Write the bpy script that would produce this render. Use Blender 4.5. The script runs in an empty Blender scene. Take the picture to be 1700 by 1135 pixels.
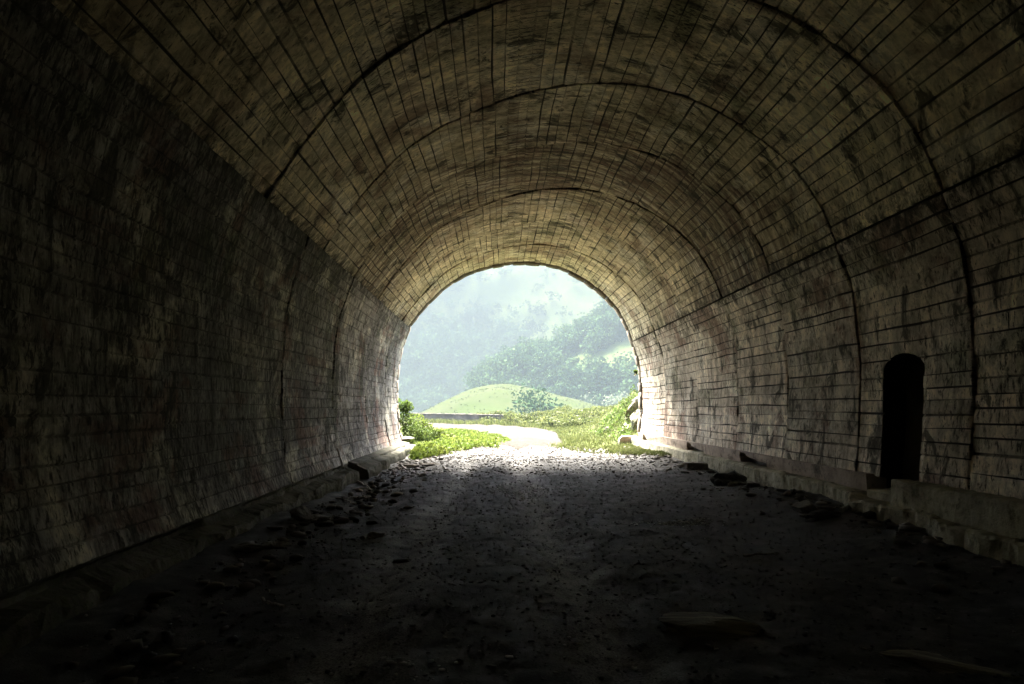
import bpy, bmesh, math, random
import numpy as np
from mathutils import Vector, Matrix

SEED = 7
rng = np.random.default_rng(SEED)
random.seed(SEED)
scene = bpy.context.scene
COL = scene.collection
R = math.radians
CZ = 1.7            # camera height
D = 26.2            # distance to the portal
F = 1100.0          # focal length in photo pixels (1700 wide)

# ------------------------------------------------------------------ helpers
def hash2(ix, iy, s=0):
    h = (ix.astype(np.int64) * 374761393 + iy.astype(np.int64) * 668265263 + s * 1442695041) & 0xffffffff
    h = ((h ^ (h >> 13)) * 1274126177) & 0xffffffff
    h = ((h ^ (h >> 15)) * 2246822519) & 0xffffffff
    return ((h ^ (h >> 16)) & 0xffff) / 65535.0

def vnoise(x, y, s=0):
    x = np.asarray(x, float); y = np.asarray(y, float)
    ix = np.floor(x); iy = np.floor(y); fx = x - ix; fy = y - iy
    fx = fx * fx * (3 - 2 * fx); fy = fy * fy * (3 - 2 * fy)
    a = hash2(ix, iy, s); b = hash2(ix + 1, iy, s); c = hash2(ix, iy + 1, s); d = hash2(ix + 1, iy + 1, s)
    return (a * (1 - fx) + b * fx) * (1 - fy) + (c * (1 - fx) + d * fx) * fy

def fbm(x, y, o=4, s=0):
    v = 0; a = .5; t = 0
    x = np.asarray(x, float); y = np.asarray(y, float)
    for k in range(o):
        v = v + a * vnoise(x * 2 ** k, y * 2 ** k, s + k); t += a; a *= .5
    return v / t            # 0..1

def sstep(a, b, x):
    t = np.clip((np.asarray(x, float) - a) / (b - a), 0, 1)
    return t * t * (3 - 2 * t)

def link(name, me, mat=None, parent=None, smooth=False):
    o = bpy.data.objects.new(name, me); COL.objects.link(o)
    if mat: me.materials.append(mat)
    if parent is not None: o.parent = parent
    if smooth:
        me.polygons.foreach_set('use_smooth', [True] * len(me.polygons))
    return o

def mesh_np(name, V, Fq, mat=None, parent=None, smooth=False, uv=None, attrs=None):
    """V (n,3); Fq a (m,k) array or a list of such arrays."""
    V = np.asarray(V, np.float32)
    if not isinstance(Fq, list): Fq = [Fq]
    Fq = [np.asarray(f, np.int32) for f in Fq if len(f)]
    me = bpy.data.meshes.new(name)
    me.vertices.add(len(V)); me.vertices.foreach_set('co', V.ravel())
    loops = np.concatenate([f.ravel() for f in Fq])
    tot = np.concatenate([np.full(len(f), f.shape[1], np.int32) for f in Fq])
    start = np.concatenate([[0], np.cumsum(tot)[:-1]]).astype(np.int32)
    me.loops.add(len(loops)); me.loops.foreach_set('vertex_index', loops)
    me.polygons.add(len(tot)); me.polygons.foreach_set('loop_start', start)
    me.polygons.foreach_set('loop_total', tot)
    me.update(calc_edges=True); me.validate()
    if uv is not None:
        l = me.uv_layers.new(name='UVMap')
        l.data.foreach_set('uv', np.asarray(uv, np.float32)[loops].ravel())
    for k, v in (attrs or {}).items():
        a = me.attributes.new(k, 'FLOAT', 'POINT'); a.data.foreach_set('value', np.asarray(v, np.float32))
    return link(name, me, mat, parent, smooth)

def tag(o, label=None, cat=None, group=None, kind=None):
    if label: o['label'] = label
    if cat: o['category'] = cat
    if group: o['group'] = group
    if kind: o['kind'] = kind
    return o

def empty(name, loc=(0, 0, 0)):
    o = bpy.data.objects.new(name, None); COL.objects.link(o); o.location = loc
    o.empty_display_size = .3
    return o

def grid_faces(nu, nv, base=0, flip=False):
    i = np.arange(nu - 1)[:, None]; j = np.arange(nv - 1)[None, :]
    a = base + i * nv + j; b = a + nv; c = b + 1; d = a + 1
    q = np.stack([a, b, c, d], -1).reshape(-1, 4)
    return q[:, ::-1] if flip else q

# ------------------------------------------------------------------ material DSL
class NT:
    def __init__(s, name):
        s.m = bpy.data.materials.new(name); s.m.use_nodes = True
        s.t = s.m.node_tree; s.t.nodes.clear()
        s.out = s.t.nodes.new('ShaderNodeOutputMaterial')
    def n(s, typ, ins=None, **kw):
        nd = s.t.nodes.new(typ)
        for k, v in kw.items(): setattr(nd, k, v)
        for k, v in (ins or {}).items(): s.set(nd, k, v)
        return nd
    def set(s, nd, k, v):
        sock = nd.inputs[k]
        if isinstance(v, bpy.types.NodeSocket): s.t.links.new(v, sock)
        else: sock.default_value = v
    def math(s, op, a, b=None, c=None, clamp=False):
        nd = s.t.nodes.new('ShaderNodeMath'); nd.operation = op; nd.use_clamp = clamp
        for i, v in enumerate((a, b, c)):
            if v is not None: s.set(nd, i, v)
        return nd.outputs[0]
    def mix(s, f, a, b, mode='MIX'):
        nd = s.t.nodes.new('ShaderNodeMix'); nd.data_type = 'RGBA'; nd.blend_type = mode; nd.clamp_factor = True
        s.set(nd, 0, f)
        for i, v in ((6, a), (7, b)):
            s.set(nd, i, v if isinstance(v, bpy.types.NodeSocket) else (*v, 1))
        return nd.outputs[2]
    def ramp(s, f, lo, hi):                     # smooth remap to 0..1
        nd = s.t.nodes.new('ShaderNodeMapRange'); nd.interpolation_type = 'SMOOTHSTEP'
        s.set(nd, 0, f); s.set(nd, 1, lo); s.set(nd, 2, hi)
        return nd.outputs[0]
    def noise(s, vec, scale, detail=4, rough=.55, dist=0.):
        nd = s.n('ShaderNodeTexNoise', {'Scale': scale, 'Detail': detail, 'Roughness': rough, 'Distortion': dist})
        if vec is not None: s.set(nd, 'Vector', vec)
        return nd.outputs[0]
    def scaled(s, vec, sx, sy, sz=1., off=(0, 0, 0)):
        nd = s.n('ShaderNodeMapping', {'Vector': vec, 'Scale': (sx, sy, sz), 'Location': off})
        return nd.outputs[0]
    def sep(s, vec):
        nd = s.n('ShaderNodeSeparateXYZ', {0: vec}); return nd.outputs
    def comb(s, x, y, z=0.):
        nd = s.n('ShaderNodeCombineXYZ', {0: x, 1: y, 2: z}); return nd.outputs[0]
    def attr(s, name):
        return s.n('ShaderNodeAttribute', attribute_name=name).outputs['Fac']
    def pos(s):
        return s.n('ShaderNodeNewGeometry').outputs['Position']
    def uv(s):
        return s.n('ShaderNodeUVMap', uv_map='UVMap').outputs[0]
    def objco(s):
        return s.n('ShaderNodeTexCoord').outputs['Object']
    def white(s, w):
        return s.n('ShaderNodeTexWhiteNoise', {'W': w}, noise_dimensions='1D').outputs[0]
    def bump(s, h, strength, dist=.02, normal=None):
        nd = s.n('ShaderNodeBump', {'Height': h, 'Strength': strength, 'Distance': dist})
        if normal is not None: s.set(nd, 'Normal', normal)
        return nd.outputs[0]
    def done(s, color, rough=.85, normal=None, spec=.3, trans=None):
        p = s.n('ShaderNodeBsdfPrincipled', {'Roughness': rough, 'Specular IOR Level': spec})
        s.set(p, 'Base Color', color if isinstance(color, bpy.types.NodeSocket) else (*color, 1))
        if normal is not None: s.set(p, 'Normal', normal)
        sh = p.outputs[0]
        if trans:
            tr = s.n('ShaderNodeBsdfTranslucent')
            s.set(tr, 'Color', color if isinstance(color, bpy.types.NodeSocket) else (*color, 1))
            mx = s.n('ShaderNodeMixShader', {0: trans}); s.set(mx, 1, sh); s.set(mx, 2, tr.outputs[0]); sh = mx.outputs[0]
        s.t.links.new(sh, s.out.inputs['Surface'])
        return s.m

def concrete(name, light, mid, pit_lo, stroke, stain_y=None, tint_amt=.3, lime=False, drip=0., brown=.7, joint=1., crown=None):
    """Board-marked cast concrete: UV = (arc length, distance along the tunnel) in metres."""
    b = NT(name); uv = b.uv(); u, v, _ = b.sep(uv)
    brd = b.attr('brd'); grv = b.attr('grv')
    wv = b.noise(uv, 1.7, 3); v2 = b.math('ADD', v, b.math('MULTIPLY', wv, .12))
    seg = b.math('DIVIDE', b.math('ADD', v2, b.math('MULTIPLY', brd, 31.)), b.math('ADD', 2.0, b.math('MULTIPLY', brd, 3.2)))
    sid = b.white(b.math('ADD', b.math('FLOOR', seg), b.math('MULTIPLY', brd, 917.)))
    jit = b.math('MULTIPLY', b.math('SUBTRACT', sid, .5), .07)
    macro = b.math('ADD', b.noise(b.scaled(uv, 1, 1), .4, 6, .65, .6), jit)
    macro2 = b.math('ADD', b.noise(b.scaled(uv, 1, 1, 1, (31, 7, 0)), .6, 7, .68, .5), jit)
    macro3 = b.math('SUBTRACT', b.noise(b.scaled(uv, .8, 1.2, 1, (5, 77, 0)), .55, 6, .66, .5), jit)
    macro4 = b.noise(b.scaled(uv, 1.1, .8, 1, (55, 17, 0)), .8, 7, .7, .4)
    col = b.mix(b.ramp(macro, .4, .6), light, mid)
    # tone of each board and of each length of board
    tone = b.math('ADD', 1 - tint_amt, b.math('MULTIPLY', b.math('ADD', sid, brd), tint_amt * .9))
    col = b.mix(1., col, b.comb(tone, tone, tone), 'MULTIPLY')
    # stains in their own patches: cream efflorescence, rust brown, algae
    col = b.mix(b.math('MULTIPLY', b.ramp(macro4, .52, .61), .75), col, (.82, .75, .60))
    col = b.mix(b.math('MULTIPLY', b.ramp(macro2, .52, .62), brown), col, (.22, .115, .085))
    col = b.mix(b.math('MULTIPLY', b.ramp(macro3, .55, .66), .6), col, (.15, .165, .08))
    if stain_y:
        yc, hw, k = stain_y
        w = b.n('ShaderNodeVectorMath', {0: b.pos(), 1: (k, 1, 0)}, operation='DOT_PRODUCT').outputs['Value']
        w = b.math('ADD', w, b.math('MULTIPLY', b.math('SUBTRACT', macro2, .5), 11.))
        band = b.math('SUBTRACT', 1., b.math('DIVIDE', b.math('ABSOLUTE', b.math('SUBTRACT', w, yc)), hw), clamp=True)
        streak = b.noise(b.scaled(uv, .5, 6, 1, (3, 3, 0)), 1., 5, .7)
        col = b.mix(b.math('MULTIPLY', b.math('MULTIPLY', b.ramp(band, 0., .8), .85), b.ramp(streak, .34, .6)), col, (.10, .052, .038))
    # run-off streaks following the arch
    run = b.noise(b.scaled(uv, .3, 4.2, 1, (4, 12, 0)), 1., 6, .68, .15)
    rt = b.math('ADD', .74, b.math('MULTIPLY', b.ramp(run, .34, .64), .44))
    col = b.mix(1., col, b.comb(rt, rt, rt), 'MULTIPLY')
    blot = b.noise(b.scaled(uv, 2.6, 3.2, 1, (14, 2, 0)), 1.6, 9, .78, .6)
    bt = b.math('ADD', .68, b.math('MULTIPLY', b.ramp(blot, .4, .57), .46))
    oi = b.n('ShaderNodeObjectInfo').outputs['Random']; bt = b.math('MULTIPLY', bt, b.math('ADD', .82, b.math('MULTIPLY', oi, .36)))
    col = b.mix(1., col, b.comb(bt, bt, bt), 'MULTIPLY')
    edg = b.attr('edg')
    col = b.mix(b.math('MULTIPLY', edg, b.ramp(blot, .62, .42)), col, (.04, .036, .028))
    # grime
    g1 = b.noise(b.scaled(uv, 1.1, 2.2, 1, (9, 1, 0)), 1.2, 6, .7, .8)
    col = b.mix(b.math('MULTIPLY', b.ramp(g1, .53, .63), .85), col, (.05, .046, .036))
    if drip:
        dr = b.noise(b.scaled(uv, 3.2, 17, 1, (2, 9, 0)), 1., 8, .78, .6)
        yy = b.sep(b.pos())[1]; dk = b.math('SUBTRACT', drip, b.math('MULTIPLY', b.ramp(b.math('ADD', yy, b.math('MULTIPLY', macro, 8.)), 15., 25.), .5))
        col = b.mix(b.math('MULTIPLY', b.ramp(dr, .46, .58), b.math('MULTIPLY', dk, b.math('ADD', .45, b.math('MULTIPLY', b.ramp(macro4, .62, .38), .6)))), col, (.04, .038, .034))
    if lime:
        lm = b.noise(b.scaled(uv, .45, 11, 1, (8, 4, 0)), 1., 4, .6, .2)
        lm2 = b.ramp(b.noise(uv, .5, 2), .5, .6)
        col = b.mix(b.math('MULTIPLY', b.ramp(lm, .6, .66), b.math('MULTIPLY', lm2, .8)), col, (.62, .6, .52))
    # short dark strokes and pits across the boards
    st = b.noise(b.scaled(uv, stroke, stroke * 3.4, 1), 1., 6, .75, .5)
    dens = b.math('ADD', pit_lo, b.math('MULTIPLY', b.math('SUBTRACT', macro3, .5), -.35))
    pit = b.ramp(st, dens, b.math('ADD', dens, .06))
    col = b.mix(b.math('MULTIPLY', pit, .85), col, (.035, .033, .028))
    # board joints filled with black dirt; butt ends of boards
    fr = b.math('FRACT', seg)
    br = b.noise(b.scaled(uv, 3, 1.3), 1., 3)
    end = b.math('MULTIPLY', b.math('LESS_THAN', fr, .006), b.ramp(br, .42, .58))
    jn = b.math('MULTIPLY', b.ramp(grv, .05, .5), b.math('ADD', .4 * joint, b.math('MULTIPLY', b.ramp(b.noise(b.scaled(uv, 4.5, .55), 1., 3), .36, .56), .6 * joint)))
    dirt = b.math('MAXIMUM', end, jn)
    if crown:                               # closing strip along the crown, boarded crosswise
        cs = b.math('LESS_THAN', b.math('ABSOLUTE', b.math('SUBTRACT', u, crown[0])), crown[1])
        cl = b.math('LESS_THAN', b.math('FRACT', b.math('DIVIDE', v2, .115)), .13)
        cn = b.ramp(b.noise(b.scaled(uv, 1.2, 5), 1., 4), .35, .55)
        dirt = b.math('MAXIMUM', b.math('MULTIPLY', dirt, b.math('SUBTRACT', 1., b.math('MULTIPLY', cs, .7))), b.math('MULTIPLY', cs, b.math('MULTIPLY', cl, cn)))
    col = b.mix(b.math('MULTIPLY', dirt, .96), col, (.02, .018, .015))
    fine = b.noise(b.scaled(uv, 14, 40), 1., 5, .7)
    h = b.math('SUBTRACT', b.math('MULTIPLY', fine, .35), b.math('ADD', b.math('MULTIPLY', pit, .6), b.math('MULTIPLY', end, .8)))
    return b.done(col, .88, b.bump(h, .9, .02), .1)

def plain_concrete(name, c1, c2, scale=2., dark=.6, moss=0.):
    b = NT(name); p = b.objco()
    n1 = b.noise(p, scale, 6, .65, .3); n2 = b.noise(p, scale * 6, 5, .7); n3 = b.noise(b.scaled(p, 1, 1, 1, (9, 4, 2)), scale * 1.7, 5, .7, .5)
    col = b.mix(b.ramp(n1, .35, .65), c1, c2)
    col = b.mix(b.math('MULTIPLY', b.ramp(n3, .5, .66), dark), col, (.045, .04, .032))
    if moss: col = b.mix(b.math('MULTIPLY', b.ramp(n2, .45, .6), moss), col, (.09, .11, .04))
    col = b.mix(b.math('MULTIPLY', b.ramp(n2, .58, .68), .6), col, (.03, .028, .022))
    return b.done(col, .9, b.bump(b.math('ADD', n2, b.math('MULTIPLY', n3, .8)), .8, .04), .1)

def leafy(name, c1, c2, c3, trans=.35, scale=1.3, spec=.03):
    b = NT(name); g = b.n('ShaderNodeNewGeometry')
    n = b.noise(g.outputs['Position'], scale, 3)
    rnd = g.outputs['Random Per Island']
    col = b.mix(b.ramp(n, .38, .62), c1, c2)
    col = b.mix(b.math('MULTIPLY', rnd, .7), col, c3)
    col = b.mix(b.math('MULTIPLY', b.attr('tint'), .85), col, tuple(min(1, x * 2.1) for x in c2))
    return b.done(col, .65, None, spec, trans)

M = {}
M['vault'] = concrete('vault_concrete', (.84, .73, .52), (.62, .52, .35), .565, 8., stain_y=(16.4, 5.0, .38), lime=True, brown=.55, crown=(5 + .512 * 12.3, .29))
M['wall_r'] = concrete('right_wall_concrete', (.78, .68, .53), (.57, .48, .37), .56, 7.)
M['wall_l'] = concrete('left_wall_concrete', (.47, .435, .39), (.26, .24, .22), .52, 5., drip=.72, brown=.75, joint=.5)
M['plinth'] = plain_concrete('plinth_concrete', (.42, .34, .27), (.27, .22, .18), 1.6)
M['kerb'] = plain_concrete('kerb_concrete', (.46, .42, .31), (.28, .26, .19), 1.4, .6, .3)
M['kerb_l'] = plain_concrete('mossy_shaded_kerb_concrete', (.16, .145, .115), (.08, .075, .058), 1.8, .75, .4)  # base colour darkened to paint the left kerb into shade; moss on top
M['shell'] = plain_concrete('rough_concrete', (.12, .11, .1), (.08, .075, .07), 1.)
M['niche'] = plain_concrete('shaded_niche_concrete', (.012, .0115, .011), (.007, .0066, .006), 2.)  # recess darkness painted into the colour, inner walls and cut reveal alike
M['stone'] = plain_concrete('portal_stone', (.16, .13, .095), (.09, .076, .06), 2.5)
M['block'] = plain_concrete('broken_concrete', (.2, .18, .15), (.11, .1, .085), 3.)
M['rock'] = plain_concrete('mossy_rock', (.2, .18, .13), (.1, .1, .07), 1.3, .5, .5)
M['parapet'] = plain_concrete('parapet_stone', (.12, .095, .075), (.06, .05, .04), .5, .5)

def wood_mat(name, c):
    b = NT(name); p = b.objco()
    n = b.noise(b.scaled(p, 30, 30, 4), 1., 4, .6)
    col = b.mix(b.ramp(n, .35, .65), c, tuple(x * .5 for x in c))
    return b.done(col, .75, b.bump(n, .5, .005), .3)
M['stick'] = wood_mat('pale_wood', (.5, .47, .4))
M['plank'] = wood_mat('old_plank', (.24, .21, .17))

# tunnel floor: black damp soil, brown gravel, pale limestone gravel towards daylight
def floor_mat():
    b = NT('damp_black_soil'); p = b.pos(); x, y, z = b.sep(p)
    big = b.noise(p, .55, 5, .6, .5); med = b.noise(p, 3., 5, .65); fine = b.noise(b.scaled(p, 1, 1, 1), 26., 5, .75)
    fine2 = b.noise(b.scaled(p, 1, 1, 1, (7, 3, 1)), 55., 3, .7)
    wob = b.math('ADD', y, b.math('MULTIPLY', b.math('SUBTRACT', big, .5), 9.))
    soil = b.mix(b.ramp(med, .35, .7), (.028, .027, .025), (.09, .086, .078))
    tr = None
    for xc in (-1.0, .72):
        d = b.math('ABSOLUTE', b.math('SUBTRACT', b.math('ADD', x, b.math('MULTIPLY', b.math('SUBTRACT', big, .5), .9)), xc))
        t = b.math('MULTIPLY', b.math('SUBTRACT', 1., b.ramp(d, .05, .6)), b.ramp(fine2, .35, .6))
        tr = t if tr is None else b.math('MAXIMUM', tr, t)
    col = b.mix(b.math('MULTIPLY', tr, b.ramp(med, .25, .6)), soil, (.30, .285, .26))
    brown = b.mix(b.ramp(med, .35, .65), (.024, .0195, .016), (.055, .047, .039))
    col = b.mix(b.ramp(wob, 15., 24.), col, brown)
    # gravel specks
    sp = b.ramp(fine, .56, .68)
    col = b.mix(b.math('MULTIPLY', sp, b.ramp(med, .3, .7)), col, b.mix(b.ramp(wob, 8., 22.), (.10, .10, .095), (.085, .077, .066)))
    pale = b.mix(b.ramp(med, .3, .7), (.024, .021, .0185), (.046, .041, .036))
    col = b.mix(b.math('MULTIPLY', b.ramp(wob, 20., 28.5), b.ramp(fine, .3, .55)), col, pale)
    rough = b.math('SUBTRACT', .8, b.math('MULTIPLY', b.ramp(med, .5, .75), .3))
    fine3 = b.noise(p, 130., 3, .7)
    h = b.math('ADD', b.math('MULTIPLY', fine, .6), b.math('ADD', b.math('MULTIPLY', fine2, .6), b.math('MULTIPLY', fine3, .25)))
    return b.done(col, rough, b.bump(h, 1., .022), .1)
M['floor'] = floor_mat()

def ground_mat(name, c1, c2, sc, c3=None):
    b = NT(name); p = b.pos(); n = b.noise(p, sc, 6, .65, .3); f = b.noise(p, sc * 14, 4, .7)
    col = b.mix(b.ramp(n, .35, .65), c1, c2)
    if c3: col = b.mix(b.math('MULTIPLY', b.ramp(f, .5, .65), .6), col, c3)
    return b.done(col, 1., b.bump(f, .6, .05), 0.)
M['verge'] = ground_mat('verge_soil', (.03, .042, .013), (.048, .056, .022), .5, (.06, .054, .04))
def road_mat():
    b = NT('limestone_road'); p = b.pos(); x, y, z = b.sep(p); n = b.noise(p, .6, 6, .65, .3); f = b.noise(p, 7., 5, .72); f2 = b.noise(p, 22., 4, .7)
    pale = b.mix(b.ramp(n, .35, .65), (.04, .036, .034), (.028, .0255, .024))
    pale = b.mix(b.math('MULTIPLY', b.ramp(f, .5, .65), .5), pale, (.055, .051, .048))
    grey = b.mix(b.ramp(f, .36, .6), (.016, .014, .012), (.042, .037, .033))
    w = b.math('ADD', y, b.math('MULTIPLY', b.math('SUBTRACT', n, .5), 8.))
    col = b.mix(b.ramp(w, 26., 37.), grey, pale)
    return b.done(col, .95, b.bump(b.math('ADD', f, b.math('MULTIPLY', f2, .5)), .8, .05), 0.)
M['road'] = road_mat()
M['meadow'] = ground_mat('meadow_grass', (.023, .031, .012), (.03, .034, .017), .05, (.019, .026, .01))
M['slope'] = ground_mat('hill_grass', (.085, .115, .04), (.11, .13, .048), .012, (.065, .09, .03))
M['valley'] = ground_mat('valley_grass', (.08, .11, .04), (.11, .13, .05), .01)
M['weed'] = leafy('fresh_weed_leaf', (.066, .094, .015), (.1, .118, .024), (.036, .058, .011))
M['grass'] = leafy('verge_grass', (.06, .07, .02), (.082, .086, .033), (.036, .05, .016))
M['bush'] = leafy('bush_leaf', (.046, .074, .014), (.076, .1, .022), (.024, .044, .011))
M['forest'] = leafy('forest_leaf', (.025, .05, .025), (.042, .07, .028), (.018, .034, .02), .12, .03, 0.)
M['forest2'] = leafy('far_forest_leaf', (.03, .055, .03), (.05, .08, .035), (.022, .04, .024), .12, .015, 0.)
M['pale_tree'] = leafy('silver_leaf', (.1, .125, .08), (.14, .155, .11), (.07, .09, .05), .3, .3)
M['bark'] = plain_concrete('bark', (.12, .09, .06), (.07, .055, .04), 3.)

# ------------------------------------------------------------------ tunnel profile
def resample(pts, step=.02):
    P = [np.array(p, float) for p in pts]; P = [2 * P[0] - P[1]] + P + [2 * P[-1] - P[-2]]
    out = []
    for i in range(1, len(P) - 2):
        p0, p1, p2, p3 = P[i - 1:i + 3]
        for t in np.linspace(0, 1, 60, endpoint=False):
            out.append(.5 * ((2 * p1) + (-p0 + p2) * t + (2 * p0 - 5 * p1 + 4 * p2 - p3) * t * t + (-p0 + 3 * p1 - 3 * p2 + p3) * t ** 3))
    out.append(P[-2]); out = np.array(out)
    s = np.concatenate([[0], np.cumsum(np.linalg.norm(np.diff(out, axis=0), axis=1))])
    n = int(s[-1] / step) + 1; g = np.linspace(0, s[-1], n)
    return g, np.stack([np.interp(g, s, out[:, 0]), np.interp(g, s, out[:, 1])], 1)

def px(pts): return [(a / 42.0, CZ - c / 42.0) for a, c in pts]
PR = px([(239, 44), (241, 15), (241.5, -11), (241, -35), (236, -78), (225, -108)])
PV = px([(225, -109), (214, -138), (194, -170), (158, -204), (122, -225), (86, -237), (44, -241), (2, -236.5), (-42, -224), (-80, -204), (-118, -169), (-148, -133)])
PL = px([(-146, -132), (-160, -92), (-166, -50), (-167, 0), (-164, 38), (-158, 60)])

class Prof:
    def __init__(s, pts):
        s.g, s.p = resample(pts); s.len = s.g[-1]
        t = np.gradient(s.p, axis=0); t /= np.linalg.norm(t, axis=1)[:, None]
        s.nrm = np.stack([t[:, 1], -t[:, 0]], 1)         # outward: path runs right foot -> crown -> left foot
    def at(s, u):
        f = lambda a: np.interp(u, s.g, a)
        return np.stack([f(s.p[:, 0]), f(s.p[:, 1])], 1), np.stack([f(s.nrm[:, 0]), f(s.nrm[:, 1])], 1)
prR, prV, prL = Prof(PR), Prof(PV), Prof(PL)

def board_cols(L, r, w0=.207, jit=.05, crown=None):
    """columns across the boards: (u, extra outward offset, board value, groove value)"""
    us = []; u = 0.
    k = max(1, round(L / w0)); ws = w0 + (r.random(k) - .5) * 2 * jit; ws *= L / ws.sum()
    for w in ws:
        off = (r.random() - .5) * .014; b = r.random(); g = .011 + r.random() * .009
        deep = .016 + r.random() * .016
        us += [(u, deep, b, 1.), (u + g, off, b, 0.), (u + g + .004, off, b, 0.), (u + w * .5, off + (r.random() - .5) * .004, b, 0.), (u + w - g - .004, off, b, 0.), (u + w - g, off, b, 0.)]
        u += w
    us.append((L, .02, 0., 1.))
    return np.array(us)

def shell(name, pr, yA, yB, mat, parent, r, u0=0., roff=0., cone=0., dy=.11, thick=.34, wob=.02, ufull=0., edge_at=(1, 1)):
    """one cast section of lining: a solid between the lines yA(x) and yB(x)"""
    c = board_cols(pr.len, r); u = c[:, 0]; P, Nn = pr.at(u)
    xa = P[:, 0]; a = yA(xa); b = yB(xa)
    nv = max(4, int(np.max(b - a) / dy)); t = np.linspace(0, 1, nv)
    t = np.concatenate([[0, .004, .012], t[1:-1], [.988, .996, 1]]); nv = len(t); nu_ = len(u)
    Y = a[:, None] + (b - a)[:, None] * t[None]
    U = np.repeat(u[:, None], nv, 1)
    off = c[:, 1][:, None] + roff + cone * t[None] + (fbm(U * .9 + ufull, Y * .9, 4, 11) - .5) * wob * 2
    edge = np.minimum(t, 1 - t)[None] * (b - a)[:, None]
    chip = fbm(U * 2.6 + ufull * 3, Y * 1.2, 4, 23)
    off = off + .03 * np.exp(-edge / .014) * np.clip(chip * 3.2 - 1.5, 0, 1.6)
    bi = np.cumsum(c[:, 3] > .5)[:, None]
    inner = ((u > .1) & (u < pr.len - .1))[:, None]
    Uw = U + inner * ((fbm(bi * 7.31 + ufull, Y * .55, 3, 51) - .5) * .05 + (fbm(bi * 0 + ufull, Y * 1.1, 2, 52) - .5) * .03)
    sp = np.clip((fbm(U * 1.1 + ufull, Y * 1.6, 4, 61) - .60) * 14, 0, 1); off = off + sp * (.012 + .03 * (fbm(U * 9, Y * 9, 3, 62) - .4))
    Pw, Nw = pr.at(Uw.ravel()); Pw = Pw.reshape(nu_, nv, 2); Nw = Nw.reshape(nu_, nv, 2)
    X = Pw[..., 0] + Nw[..., 0] * off
    Z = Pw[..., 1] + Nw[..., 1] * off
    Vi = np.stack([X, Y, Z], -1).reshape(-1, 3)
    Xo = P[:, 0][:, None] + Nn[:, 0][:, None] * thick + 0 * Y; Zo = P[:, 1][:, None] + Nn[:, 1][:, None] * thick + 0 * Y
    Vo = np.stack([Xo, Y, Zo], -1).reshape(-1, 3)
    nu = len(u); n = nu * nv
    fi = grid_faces(nu, nv, 0); fo = grid_faces(nu, nv, n, True)
    def strip(ix): return np.stack([ix[:-1], ix[1:], ix[1:] + n, ix[:-1] + n], 1)
    I = np.arange(n).reshape(nu, nv)
    sides = np.concatenate([strip(I[0, ::-1]), strip(I[-1, :]), strip(I[:, 0]), strip(I[::-1, -1])])
    V = np.concatenate([Vi, Vo])
    uv1 = np.stack([U + u0 + ufull * 0, Y], -1).reshape(-1, 2)
    edg_ = (np.exp(-u / .22) if edge_at[0] else 0 * u) + (np.exp(-(pr.len - u) / .22) if edge_at[1] else 0 * u); edg_ = np.repeat(edg_[:, None], nv, 1).ravel()
    brd = np.repeat(c[:, 2][:, None], nv, 1).ravel(); grv = np.repeat(c[:, 3][:, None], nv, 1).ravel()
    o = mesh_np(name, V, [np.concatenate([fi, fo, sides])], mat, parent, False, np.concatenate([uv1, uv1]),
                {'brd': np.concatenate([brd, brd]), 'grv': np.concatenate([grv, grv]), 'edg': np.concatenate([edg_, edg_])})
    return o

tunnel = empty('tunnel', (0, 0, 0))
tag(tunnel, 'old abandoned tunnel of stained board-marked concrete, arched mouth open to green hills', 'tunnel')

XS = 5.33
# joints of the vault: (distance on the right, distance on the left)
vj = [(-26, -25), (-13, -12), (.3, 1.6), (2.9, 4.4), (5.4, 7.2), (8.0, 10.1), (10.5, 13.4), (12.95, 16.3), (15.8, 19.6), (19.0, 22.6), (22.6, 24.5), (D, D)]
def jl(pair, gap):
    k = (pair[1] - pair[0]) / 8.85
    return lambda x: pair[0] + k * (XS - x) + gap
roffs = [0, 0, .01, -.006, .012, 0., -.012, .008, -.01, .012, -.012]
for i in range(len(vj) - 1):
    r = np.random.default_rng(100 + i)
    shell('vault_ring', prV, jl(vj[i], .004), jl(vj[i + 1], -.004), M['vault'], tunnel, r, 5., roffs[i], (r.random() - .5) * .05, ufull=i * 3.7)
rj = [-26, -13, .3, 2.9, 5.4, 8.0, 10.5, 13.1, 15.8, 19.0, 22.6, D]
rw = []
for i in range(len(rj) - 1):
    r = np.random.default_rng(200 + i)
    A = rj[i] + .005; B = rj[i + 1] - .005
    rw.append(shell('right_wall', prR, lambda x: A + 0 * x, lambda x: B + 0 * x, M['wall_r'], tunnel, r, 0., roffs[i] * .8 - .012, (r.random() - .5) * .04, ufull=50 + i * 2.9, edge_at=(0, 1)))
    rw[-1].name = 'wall_panel'
lj = [-26, -13, -1, 3.6, 7.8, 12.2, 16.0, 20.0, 23.4, D]
for i in range(len(lj) - 1):
    r = np.random.default_rng(300 + i)
    A = lj[i] + .005; B = lj[i + 1] - .005
    shell('wall_panel', prL, lambda x: A + 0 * x, lambda x: B + 0 * x, M['wall_l'], tunnel, r, 20., -.03 + roffs[i] * .6, (r.random() - .5) * .04, ufull=90 + i * 3.3, wob=.03, edge_at=(1, 0))

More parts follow.
